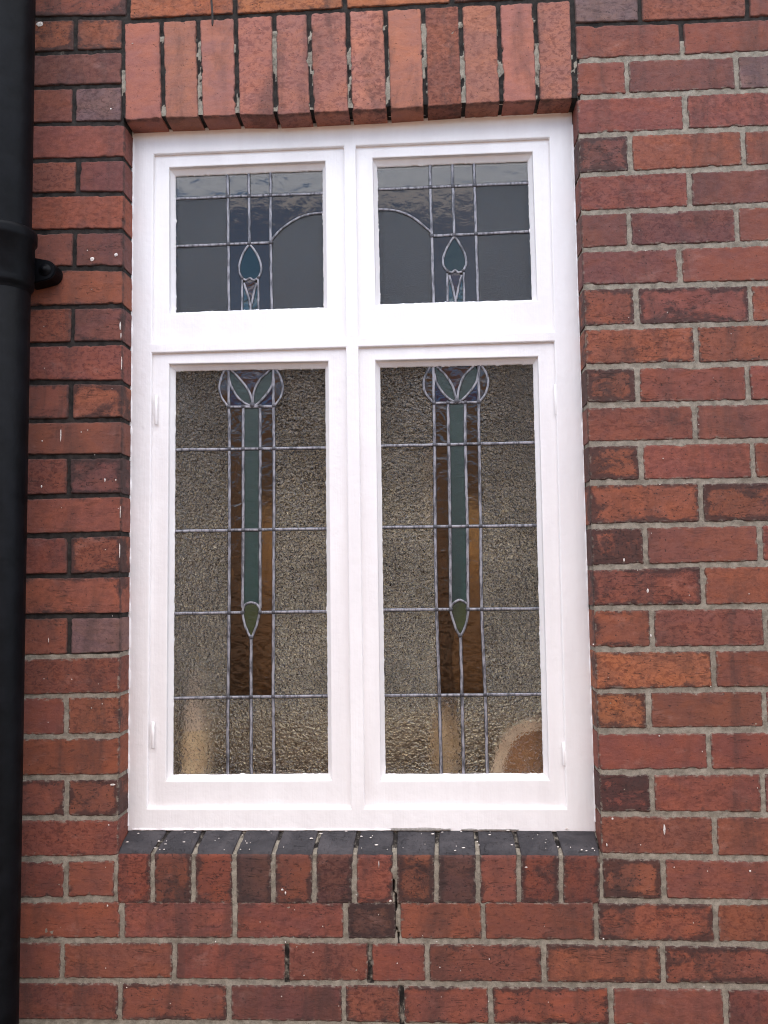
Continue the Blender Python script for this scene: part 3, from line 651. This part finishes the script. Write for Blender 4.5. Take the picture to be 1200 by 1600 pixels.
def slab(polys, name, mat, parent, y=YG, th=.003):
    bm = bmesh.new()
    for pl in polys:
        f = [bm.verts.new((x, y, z)) for x, z in pl]; b = [bm.verts.new((x, y + th, z)) for x, z in pl]
        bm.faces.new(f); bm.faces.new(b[::-1])
        for i in range(len(pl)): k = (i + 1) % len(pl); bm.faces.new([f[i], b[i], b[k], f[k]])
    bmesh.ops.recalc_face_normals(bm, faces=bm.faces[:])
    me = bpy.data.meshes.new(name); bm.to_mesh(me); bm.free(); return link(name, me, mat, parent, smooth=False)
def xat(line, z):
    l = sorted(line, key=lambda p: p[1]); return float(np.interp(z, [p[1] for p in l], [p[0] for p in l]))
def zat(line, x): return float(np.interp(x, [line[0][0], line[-1][0]], [line[0][1], line[-1][1]]))
E_ = .0006
def light(key, label):
    g = GL[key]; L = LEADS[key]
    s_ = sash('casement', SASH[key], g, {'UL': 3., 'UR': 17., 'LL': 41., 'LR': 77.}[key], win, label)
    xl, xr, zt, zb = min(g[0][0], g[3][0]) - .004, max(g[1][0], g[2][0]) + .004, max(g[0][1], g[1][1]) + .004, min(g[2][1], g[3][1]) - .004
    A = Acc(); B = Acc()
    for k, pl in L.items(): came_into(A, pl, wd=.0058 if k[0] in 'VH' else .0048, closed=(k == 'bud'))
    v1 = lambda z: xat(L['V1'], z)
    if key[0] == 'U':
        v3 = lambda z: xat(L['V3'], z)
        h1 = zat(L['H1'], .3 if key == 'UL' else .7); h2 = zat(L['H2'], .25 if key == 'UL' else .72)
        # side lights
        clear = [[(xl, zb), (v1(zb), zb), (v1(zt), zt), (xl, zt)], [(v3(zb), zb), (xr, zb), (xr, zt), (v3(zt), zt)], [(v1(zt), h1), (v3(zt), h1), (v3(zt), zt), (v1(zt), zt)]]
        arc = L['arc']
        if key == 'UL':
            clear[1] = [(v3(zb), zb), (xr, zb), (xr, arc[-1][1])] + [tuple(p) for p in arc[-2::-1]]
            clear.append([(v3(zt), h1), (xr, h1), (xr, zt), (v3(zt), zt)])
            corner = [tuple(p) for p in arc[:-1]] + [(xr, arc[-1][1]), (xr, h1), (v3(zt), h1)]
        else:
            clear[0] = [(xl, zb), (v1(zb), zb)] + [tuple(p) for p in arc[::-1][:-1]] + [(xl, arc[0][1])]
            clear.append([(xl, h1), (v1(zt), h1), (v1(zt), zt), (xl, zt)])
            corner = [(xl, arc[0][1])] + [tuple(p) for p in arc[1:]] + [(v1(zt), h1), (xl, h1)]
        cut = lambda pl: [(x, min(z, h1)) for x, z in pl]
        slab([cut(q) for q in clear[:2]], 'clear_glass', M['clearup'], s_)
        slab([[(xl, h1), (v1(h1), h1), (v1(zt), zt), (xl, zt)], [(v1(h1), h1), (v3(h1), h1), (v3(zt), zt), (v1(zt), zt)], [(v3(h1), h1), (xr, h1), (xr, zt), (v3(zt), zt)]], 'ripple_glass', M['strip'], s_)
        s1x, s2x = L['S1'][0][0], L['S2'][0][0]; sz = L['S1'][0][1]
        bud = L['bud']; mid = len(bud) // 2
        notch = 6
        left = [(v1(zb), zb), (s1x, zb), (s1x, sz)] + [tuple(p) for p in bud[notch - 1:0:-1]] + [(bud[0][0], h2), (v1(h2), h2)]
        right = [(s2x, zb), (v3(zb), zb), (v3(h2), h2), (bud[0][0], h2)] + [tuple(p) for p in bud[-2:notch:-1]] + [(s2x, sz)]
        top = [(v1(h2), h2), (v3(h2), h2), (v3(h1), h1), (v1(h1), h1)]
        slab([left, right, top, corner], 'amber_glass', M['darkamber'], s_)
        slab([[tuple(p) for p in bud[:-1]]], 'green_bud_glass', M['budgreen'] if key == 'UL' else M['budolive'], s_)
        d1, d2, tt = L['D1'], L['D2'], L['T']
        bot = [tuple(p) for p in bud[notch - 1:notch + 2]]
        slab([[tuple(d1[0]), tuple(d1[1]), tuple(d1[2]), tuple(tt[0]), tuple(d2[2]), tuple(d2[1]), tuple(d2[0])] + bot[::-1]], 'ruby_glass', M['red'], s_)
        slab([[(s1x, zb), (tt[1][0], zb), tuple(tt[0]), tuple(d1[2]), tuple(d1[1]), tuple(d1[0]), (s1x, sz)], [(tt[1][0], zb), (s2x, zb), (s2x, sz), tuple(d2[0]), tuple(d2[1]), tuple(d2[2]), tuple(tt[0])]], 'teal_glass', M['teal'], s_)
        for vn in ('V1', 'V2', 'V3'):
            blob_into(B, xat(L[vn], h1), zat(L['H1'], xat(L[vn], h1)))
            blob_into(B, xat(L[vn], h2), zat(L['H2'], xat(L[vn], h2)))
        for p in (bud[notch - 2], bud[notch + 2]): blob_into(B, *p, r=.004)
    else:
        v2 = lambda z: xat(L['V2'], z); v3 = lambda z: xat(L['V3'], z); v4 = lambda z: xat(L['V4'], z)
        h1 = L['H1'][0][1]; h4 = L['H4a'][1][1]; h5 = zat(L['H5'], v1(.55)); bud = L['bud']
        zk = [zb, .55, .73, .91, 1.09, zt]
        clear = [[(xl, zb)] + [(v1(z), z) for z in zk] + [(xl, zt)], [(xr, zt)] + [(v4(z), z) for z in zk[::-1]] + [(xr, zb)],
                 [(v1(zb), zb), (v4(zb), zb), (v4(h5), h5), (v1(h5), h5)]]
        slab(clear, 'clear_glass', M['clear'], s_)
        bl = [tuple(p) for p in bud]
        lo_l = [(v1(h5), h5), (L['V5'][1][0], h5), bl[5], bl[4], bl[3], bl[2], (v2(h4 + .012), h4 + .012), (v2(.91), .91), (v2(h1), h1), (v1(h1), h1), (v1(.91), .91), (v1(.73), .73)]
        lo_r = [(L['V5'][1][0], h5), (v4(h5), h5), (v4(.73), .73), (v4(.91), .91), (v4(h1), h1), (v3(h1), h1), (v3(.91), .91), (v3(h4 + .012), h4 + .012), bl[-3], bl[-4], bl[-5], bl[5]]
        slab([lo_l, lo_r], 'amber_glass', M['amber'], s_)
        ol, orr = L['OL'], L['OR']
        lens = [[tuple(p) for p in ol] + [(v1(h1), h1), (v1(zt), zt)], [tuple(p) for p in orr[::-1]] + [(v4(zt), zt), (v4(h1), h1)]]
        slab([lens[0], lens[1][::1]], 'amber_petal_glass', M['amber'], s_, y=YG - .0012, th=.001)
        slab([[(v2(h1), h1), (v2(.91), .91), (v2(h4 + .012), h4 + .012), bl[1], bl[0], bl[-2], (v3(h4 + .012), h4 + .012), (v3(.91), .91), (v3(h1), h1)]], 'green_glass', M['green'], s_)
        slab([bl[:-1]], 'green_bud_glass', M['leafgreen'], s_)
        LA, LB, RA, RB = ([tuple(p) for p in L[k]] for k in ('LA', 'LB', 'RA', 'RB'))
        slab([LA + LB[::-1], RA + RB[::-1]], 'green_leaf_glass', M['green'], s_)
        slab([[(v1(h1), h1)] + [LA[-1]] + LA[-2::-1] , [RA[-1], (v4(h1), h1)] + RA[:-1]], 'blue_glass', M['blue'], s_)
        slab([LB[:-1] + [((LB[-1][0] + RB[-1][0]) / 2, h1)] + RB[-2::-1] + [(RB[0][0], zt), (LB[0][0], zt)]], 'ruby_glass', M['red'], s_)
        for vn in ('V1', 'V2', 'V3', 'V4'):
            for hn in ('H2', 'H3', 'H4a', 'H5'):
                if hn == 'H5' and vn in ('V2', 'V3'): continue
                hl = L['H4b'] if (hn == 'H4a' and vn in ('V3', 'V4')) else L[hn]
                z_ = zat(hl, .3 if key == 'LL' else .7); x_ = xat(L[vn], z_)
                blob_into(B, x_, zat(hl, x_), r=.0052)
            x_ = xat(L[vn], h1); blob_into(B, x_, h1, r=.0048)
        blob_into(B, L['V5'][1][0], zat(L['H5'], L['V5'][1][0])); blob_into(B, *bud[5], r=.0048)
        blob_into(B, (LB[-1][0] + RB[-1][0]) / 2, h1 + .003, r=.007)
    link('lead_came', A.mesh('lead_came'), M['lead'], s_)
    link('solder_joint', B.mesh('solder_joint'), M['solder'], s_)
    # painted over hinge knuckles
    hz = {'LL': [(.0543, 1.1436, 1.2086), (.0511, .4491, .5052)], 'LR': [(.9202, 1.143, 1.2091), (.9152, .4113, .4592)]}.get(key, [])
    for x_, za, zb_ in hz:
        A2 = Acc(); t = np.linspace(0, 2 * np.pi, 17)
        pr = [(0, 0), (.0026, .0), (.0034, .0012), (.0034, .5 - .0), (.0034, 1), (.0026, 1), (0, 1)]
        L2 = zb_ - za
        P = np.array([[(x_ + r_ * math.cos(q), YF + .0031 + r_ * .65 * math.sin(q), za + L2 * h_ if h_ != .0012 else za + .0012) for q in t] for r_, h_ in pr])
        A2.grid(P, flip=True); link('hinge', A2.mesh('hinge'), M['paint'], s_)
    return s_
light('UL', 'upper left top light with quarter arch at its right and dark green bud')
light('UR', 'upper right top light with quarter arch at its left and olive green bud')
light('LL', 'tall lower left casement with leaf motif and olive bud')
light('LR', 'tall lower right casement with leaf motif, pale curtain standing in for reflections in amber glass')

# ragged bead of paint and filler where the frame meets brick
def bead(pts, r0, r1, seed, A):
    p = np.array(pts, float); L = np.r_[0, np.cumsum(np.linalg.norm(np.diff(p, axis=0), axis=1))]
    t = np.arange(0, L[-1], .003); q = np.stack([np.interp(t, L, p[:, i]) for i in range(3)], 1)
    r = r0 + (r1 - r0) * np.clip(fbm(t * 50 + seed, t * 0 + seed, 3) * 1.6 + .5, 0, 1)
    k = np.linspace(0, 2 * np.pi, 9)
    d = np.gradient(q, axis=0); d /= np.linalg.norm(d, axis=1)[:, None]
    a = np.cross(d, [0, 1, 0]); a /= np.linalg.norm(a, axis=1)[:, None]; b = np.cross(d, a)
    P = q[:, None] + r[:, None, None] * (np.cos(k)[None, :, None] * a[:, None] + np.sin(k)[None, :, None] * b[:, None])
    A.grid(P)
A = Acc()
bead([(-.0005, YF + .001, .29), (-.0003, YF + .001, 1.80)], .0008, .0042, 3, A)
bead([(OW - .0003, YF + .001, .30), (OW - .0003, YF + .001, 1.78)], .0006, .0032, 9, A)
bead([(.01, YF + .001, 1.8075), (.95, YF + .001, 1.8075)], .0006, .0034, 19, A)
bead([(.01, YF + .0, .2825), (.56, YF + .0, .2825)], .0008, .0032, 29, A)
tag(link('paint_bead', A.mesh('paint_bead'), M['paint'], win), 'ragged white paint edge against the brick')
A = Acc()
bead([(.555, YF - .001, .2835), (.68, YF - .001, .2835)], .0015, .0042, 49, A); bead([(.70, YF - .001, .2832), (.82, YF - .001, .2832)], .001, .003, 59, A)
M['filler'] = mat_plain('grey_filler', (.24, .22, .2), .9, sc_=200)
link('filler', A.mesh('filler'), M['filler'], win)

M['flecks'] = mat_plain('old_white_flecks', (.62, .55, .50), .6, var=.35, sc_=300)
# paint splashes and drips on the bricks
A = Acc()
def splash(x, z, rx, rz, y=0., ny=(0, -1, 0), seed=None):
    t = np.linspace(0, 2 * np.pi, 11); s0 = rng.random() * 90
    w_ = 1 + .7 * fbm(np.cos(t) * 1.5 + s0, np.sin(t) * 1.5 + s0, 2); w_[-1] = w_[0]
    P = []
    for a, b in ((0, 1.), (.6, .8), (1, 0.)):
        row = []
        for i in range(11):
            u, v = a * rx * w_[i] * math.cos(t[i]), a * rz * w_[i] * math.sin(t[i])
            if ny[2] > .5: row.append((x + u, y + v * .92, z + v * .40 + b * .0009 + .0001))
            else: row.append((x + u, y - .0003 - b * .0011, z + v))
        P.append(row)
    A.grid(np.array(P), flip=True)
SPL = [(1.0374, 0.8325, 0.0024, 0.0041), (1.0822, 0.77, 0.0026, 0.0047), (1.0634, 0.8114, 0.0012, 0.0012), (1.0851, 0.6805, 0.0021, 0.0035), (0.9705, 0.6639, 0.0018, 0.0018), (1.097, 0.3013, 0.0026, 0.0118), (0.9968, 0.3221, 0.0024, 0.0024), (0.9839, 0.2715, 0.0018, 0.0035), (1.2587, 0.2223, 0.0024, 0.0024), (0.9716, 0.0917, 0.0018, 0.0024), (-0.1312, 1.1149, 0.0014, 0.0165), (-0.0045, 1.3463, 0.0021, 0.0106), (-0.0029, 1.3267, 0.0014, 0.0071), (-0.001, 1.2671, 0.0014, 0.0142), (-0.0346, 1.0173, 0.0018, 0.0047), (-0.0113, 1.0169, 0.0018, 0.003), (-0.1712, 1.0066, 0.0024, 0.0035), (-0.1713, 1.1035, 0.0018, 0.0018), (-0.0868, 1.1207, 0.0018, 0.0014), (-0.073, 1.1245, 0.0014, 0.0014), (-0.0018, 0.8686, 0.0014, 0.0165), (-0.0011, 0.9491, 0.0012, 0.0142), (-0.0123, 0.3888, 0.0071, 0.0024), (-0.1511, 0.6843, 0.0009, 0.0059), (-0.1915, 2.0313, 0.0106, 0.0059), (-0.0299, 1.8301, 0.0024, 0.0024), (0.0173, 1.9764, 0.0024, 0.0012), (1.1145, 0.9843, 0.0012, 0.0012), (1.164, 0.76, 0.0012, 0.0014), (0.337, 0.1819, 0.0035, 0.0024), (0.3435, 0.1757, 0.0018, 0.0035), (0.4866, 0.1728, 0.0024, 0.0012), (1.0499, 0.2717, 0.0012, 0.0012), (1.094, 0.4824, 0.0018, 0.0018), (0.8246, 0.2278, 0.0035, 0.0012), (0.5543, 0.1609, 0.003, 0.003), (0.5323, 0.2328, 0.0009, 0.0071), (-0.0674, 1.4956, 0.0059, 0.0047), (-0.0156, 1.5036, 0.0047, 0.0047), (-0.0207, 0.1484, 0.0018, 0.0024), (-0.0196, 0.3081, 0.0018, 0.0018)]
for x, z, rx, rz in SPL: splash(x, z, rx * .8, rz * .9)
for i in range(62):
    u = rng.random(); x = rng.random() * .96 + .005; k = rng.random() ** 1.6
    splash(x, .2565 + .0292 * u + .0006, .0006 + k * .0034, .0005 + .0012 * rng.random(), y=.003 + .05 * u, ny=(0, 0, 1))
for i in range(70):
    x = rng.choice([rng.random() * -.19, .98 + rng.random() * .34, rng.random() * .97]); z = rng.random() * 1.6 - .05 if (x < 0 or x > .975) else rng.random() * .2 - .05
    splash(x, z, .0006 + .0008 * rng.random(), .0006 + .001 * rng.random(), y=.0002)
for i in range(26):
    x = .03 + rng.random() * .92
    u, v = .002 + .012 * rng.random() ** 2, .002 + .002 * rng.random()
    splash(x, 1.8085, u, .0012, y=.012 + .035 * rng.random())
tag(link('paint_splash', A.mesh('paint_splash'), M['flecks'], wall), 'small white paint drips and flecks on the bricks')
wall.children[-1]['kind'] = 'stuff'

# ------------------------------------------------------------------ cast iron downpipe
M['iron'] = mat_plain('black_gloss_iron', (.0030, .0032, .0042), .48, 0, .5, 22, .5, .003, spec=.10)
PX, PY, PR = -.2185, -.078, .0505
pipe = empty('drainpipe', (PX, PY, -.75))
tag(pipe, 'black cast iron drainpipe at the left edge of the wall', 'drainpipe')
lathe('pipe', [(PR, -.75), (PR, 1.47), (PR - .001, 1.472)], M['iron'], pipe, centre=(PX, PY))
lathe('pipe', [(PR, 1.50), (PR, 3.3)], M['iron'], pipe, centre=(PX, PY))
lathe('socket', [(PR + .0005, 1.400), (PR + .002, 1.407), (PR + .006, 1.411), (PR + .0065, 1.416), (PR + .0065, 1.423), (PR + .006, 1.428), (PR + .0075, 1.434), (PR + .0065, 1.50), (PR + .011, 1.506), (PR + .0115, 1.512), (PR + .0115, 1.522), (PR + .011, 1.528), (PR + .006, 1.531), (PR + .004, 1.526), (PR - .001, 1.524)], M['iron'], pipe, centre=(PX, PY))
for sx in (1, -1):
    bm = bmesh.new(); cx, cz = PX + sx * .067, 1.460
    prof = [(PX + sx * .03, cz + .030), (cx - sx * .008, cz + .024)] + [(cx + sx * .0215 * math.cos(q), cz + .0215 * math.sin(q)) for q in np.linspace(1.3, -1.3, 12)] + [(cx - sx * .008, cz - .024), (PX + sx * .03, cz - .030)]
    f = [bm.verts.new((x, -.040, z)) for x, z in prof]; b = [bm.verts.new((x, -.001, z)) for x, z in prof]
    bm.faces.new(f); bm.faces.new(b[::-1])
    for i in range(len(prof)): k = (i + 1) % len(prof); bm.faces.new([f[i], b[i], b[k], f[k]])
    bmesh.ops.recalc_face_normals(bm, faces=bm.faces[:])
    bmesh.ops.bevel(bm, geom=[e for e in bm.edges if e.calc_face_angle(0) > .7], offset=.002, segments=2, affect='EDGES')
    me = bpy.data.meshes.new('ear'); bm.to_mesh(me); bm.free(); lug = link('fixing_ear', me, M['iron'], pipe, smooth=False)
    A = Acc(); t = np.linspace(0, 2 * np.pi, 21)
    P = np.array([[(cx + r_ * math.cos(q), y_, cz + r_ * math.sin(q)) for q in t] for r_, y_ in ((.0001, -.049), (.004, -.0485), (.0065, -.046), (.008, -.0425), (.0125, -.0418), (.013, -.0400))])
    A.grid(P); link('bolt', A.mesh('bolt'), M['iron'], lug)

# iron spike hanging over the soldier course
M['rust'] = mat_plain('rusty_iron', (.035, .025, .022), .75, .3, .5, 160)
A = Acc(); t = np.linspace(0, 2 * np.pi, 13); zz = np.linspace(2.0015, 2.22, 40)
P = np.array([[(.1962 + .0012 * math.sin(z * 60) + (.0024 - .0012 * (z < 2.004)) * math.cos(q), -.010 - .05 * max(0, z - 2.02) + .0024 * math.sin(q), z) for q in t] for z in zz])
A.grid(P, flip=True)
tag(link('iron_spike', A.mesh('iron_spike'), M['rust']), 'thin rusty iron spike hanging over the upright bricks above the window', 'spike')

# ------------------------------------------------------------------ room behind the glass
M['plaster'] = mat_plain('warm_plaster', (.16, .125, .095), .9, sc_=6)
M['boards'] = mat_plain('brown_boards', (.12, .075, .045), .6, sc_=9)
X0, X1, Y0, Y1, Z0, Z1 = -1.1, 2.1, .26, 3.6, -.75, 2.15
rm = boxes('room', [(X0 - .1, X0, Y0, Y1, Z0, Z1), (X1, X1 + .1, Y0, Y1, Z0, Z1), (X0, X1, Y0, Y1, Z1, Z1 + .1), (X0, X1, Y0, Y1, Z0 - .1, Z0 + .004),
                    (X0, -.5, Y1, Y1 + .1, Z0, Z1), (.12, .42, Y1, Y1 + .1, .05, 1.25), (1.25, X1, Y1, Y1 + .1, Z0, Z1), (-.5, 1.25, Y1, Y1 + .1, Z0, .05), (-.5, 1.25, Y1, Y1 + .1, 1.25, Z1),  # rear openings added to let daylight into the room
                    (-.04, 0, .12, Y0, .26, 1.84), (OW, OW + .04, .12, Y0, .26, 1.84)], M['plaster'])
tag(rm, kind='structure')
fn = empty('added_fence', (.4, 5.2, -.75)); tag(fn, 'brown board fence added behind the house, its gaps making bright specks in the glass', 'fence')  # unseen fence, gapped so light sparkles through the hammered panes
M['fence'] = mat_plain('brown_fence_boards', (.15, .10, .05), .8, sc_=7)
for k in range(30): boxes('board', [(-2.6 + k * .2, -2.455 + k * .2, 5.2, 5.22, -.75, 2.3 + .01 * (k % 3))], M['fence'], fn)
wb = boxes('window_board', [(-.05, OW + .05, .116, .34, .262, .286)], M['boards'], win, bevel=.004)

def cloth(name, xa, xb, za, zb, y, mat, label, cat, folds, amp, seed, taper=0.):
    A = Acc(); n, m_ = 60, 90
    s, t = np.meshgrid(np.linspace(0, 1, n), np.linspace(0, 1, m_), indexing='ij')
    wgt = 1 - taper * np.sin(t * math.pi) ** 2
    x = xa + (xb - xa) * (.5 + (s - .5) * wgt) + fbm(t * 5 + seed, s * 2, 2) * .03
    yy = y + amp * np.sin(s * folds * 2 * math.pi + fbm(s * 3, t * 3 + seed, 2) * 4) + fbm(s * 8 + seed, t * 9, 3) * amp * 1.4
    z = za + (zb - za) * t
    A.grid(np.stack([x, yy, z], -1))
    o = link(name, A.mesh(name), mat); tag(o, label, cat)
    sm = o.modifiers.new('thickness', 'SOLIDIFY'); sm.thickness = .002
    return o
M['net'] = mat_plain('cream_cloth', (.72, .66, .52), .9, sc_=40)  # cloths added where pale reflections show in the amber strips
cloth('reflection_cloth', .645, .715, .30, 1.085, .125, M['net'], 'crumpled cream curtain standing in for pale reflections in the amber strips of the lower right casement', 'reflection_cloth', 2, .009, 5, .45)
cloth('reflection_cloth', .212, .245, .84, 1.085, .122, M['net'], 'short cream cloth standing in for pale reflections in the amber strips of the lower left casement', 'reflection_cloth', 1.5, .007, 15, .4)
# ornament added on the window board, left, to mimic a pale reflection
orn = empty('reflection_bottle', (.124, .129, .286))
tag(orn, 'blurred bottle with pale blue top and gold body mimicking a reflection in the lower left pane', 'reflection_bottle')
M['gold'] = mat_plain('gold_glaze', (.97, .84, .64), .35, 0, .3, 60)
M['pale'] = mat_plain('pale_blue_glaze', (.88, .92, .98), .3, 0, .2, 60)
lathe('body', [(.001, .287), (.026, .288), (.031, .30), (.033, .40), (.033, .455), (.028, .476)], M['gold'], orn, centre=(.124, .129))
lathe('neck', [(.028, .4765), (.027, .50), (.024, .535), (.018, .565), (.014, .59), (.014, .592), (.014, .602), (.001, .604)], M['pale'], orn, centre=(.124, .129))
# arched frame added inside, right, to mimic a pale arc of reflection
ch = empty('reflection_arch', (.88, .12, .286))
tag(ch, 'arched pale rim with tan centre standing in for a reflection in the lower right corner pane', 'reflection stand-in')
M['tan'] = mat_plain('tan_panel', (.48, .28, .13), .8, sc_=80); M['rim'] = mat_plain('pale_rim', (.88, .82, .78), .5)
path = [(.766, .29), (.772, .34), (.781, .39), (.793, .43), (.806, .456), (.824, .474), (.85, .484), (.882, .488), (.912, .483), (.936, .472), (.954, .452), (.966, .42), (.972, .38), (.976, .33), (.978, .29)]
pp = np.array(path); dd = np.gradient(pp, axis=0); dd /= np.hypot(*dd.T)[:, None]
A = Acc(); k8 = [(-1, -1), (-1, 1), (1, 1), (1, -1), (-1, -1)]
P = np.array([[(pp[i, 0] - dd[i, 1] * .012 * a, .115 + .008 * b_, pp[i, 1] + dd[i, 0] * .012 * a) for a, b_ in k8] for i in range(len(pp))])
A.grid(P); link('rim', A.mesh('rim'), M['rim'], ch, smooth=False)
bm = bmesh.new(); pr = [(x + (.875 - x) * .06, z - .004) for x, z in path]
f = [bm.verts.new((x, .120, z)) for x, z in pr]; b = [bm.verts.new((x, .126, z)) for x, z in pr]
bm.faces.new(f); bm.faces.new(b[::-1])
for i in range(len(pr)): k = (i + 1) % len(pr); bm.faces.new([f[i], b[i], b[k], f[k]])
bmesh.ops.recalc_face_normals(bm, faces=bm.faces[:])
me = bpy.data.meshes.new('panel'); bm.to_mesh(me); bm.free(); link('panel', me, M['tan'], ch, smooth=False)

# ------------------------------------------------------------------ ground and an added wall opposite, which the glass reflects
def mat_ground():
    s = NT('pavement'); a = s.noise(s.vec(), 1.5, 6, .6); b = s.noise(s.vec(), 120, 4, .7)
    c = s.mix(s.ramp(a, .3, .7), (.10, .09, .075), (.16, .14, .12)); c = s.mix(s.ramp(b, .4, .7, 0, .5), c, (.14, .125, .11))
    return s.set(Base_Color=c, Roughness=.9, Normal=s.bump(b, .5, .004))
A = Acc(); gx, gy = np.meshgrid(np.linspace(-600, 600, 61), np.linspace(-600, 600, 61), indexing='ij')
A.grid(np.stack([gx, gy, gx * 0 - .756], -1)); tag(link('ground', A.mesh('ground'), mat_ground()), kind='structure')
def mat_oppbrick():
    s = NT('brown_brick'); tx = s.n('ShaderNodeTexBrick'); mp = s.n('ShaderNodeMapping'); s.put(s.geo.outputs['Position'], mp.inputs['Vector']); mp.inputs['Rotation'].default_value = (R(90), 0, 0)
    s.put(mp.outputs[0], tx.inputs['Vector']); tx.inputs['Scale'].default_value = 1; tx.inputs['Brick Width'].default_value = .225; tx.inputs['Row Height'].default_value = .078; tx.inputs['Mortar Size'].default_value = .009
    tx.inputs['Color1'].default_value = (.24, .12, .075, 1); tx.inputs['Color2'].default_value = (.17, .085, .055, 1); tx.inputs['Mortar'].default_value = (.3, .26, .21, 1)
    return s.set(Base_Color=tx.outputs['Color'], Roughness=.9)
gw = empty('added_garden_wall', (.5, -4.1, -.75)); tag(gw, 'brown brick boundary wall added facing the window to block low sky and reflect brown in the glass', 'wall')  # unseen wall, added to cut low sky light and colour the reflections
M['opp'] = mat_oppbrick()
boxes('wall', [(-9, 10, -4.35, -4.1, -.75, 2.12)], M['opp'], gw)
boxes('coping', [(-9, 10, -4.39, -4.06, 2.12, 2.19)], mat_plain('stone_coping', (.3, .28, .24), .85), gw)
boxes('shading_wall', [(-6, 7, .001, .26, 3.352, 4.75), (-6, XL - .002, .001, .26, -.75, 3.35), (XR + .002, 7, .001, .26, -.75, 3.35)], M['opp'], wall)  # unseen wall extended upward and sideways to block the sun
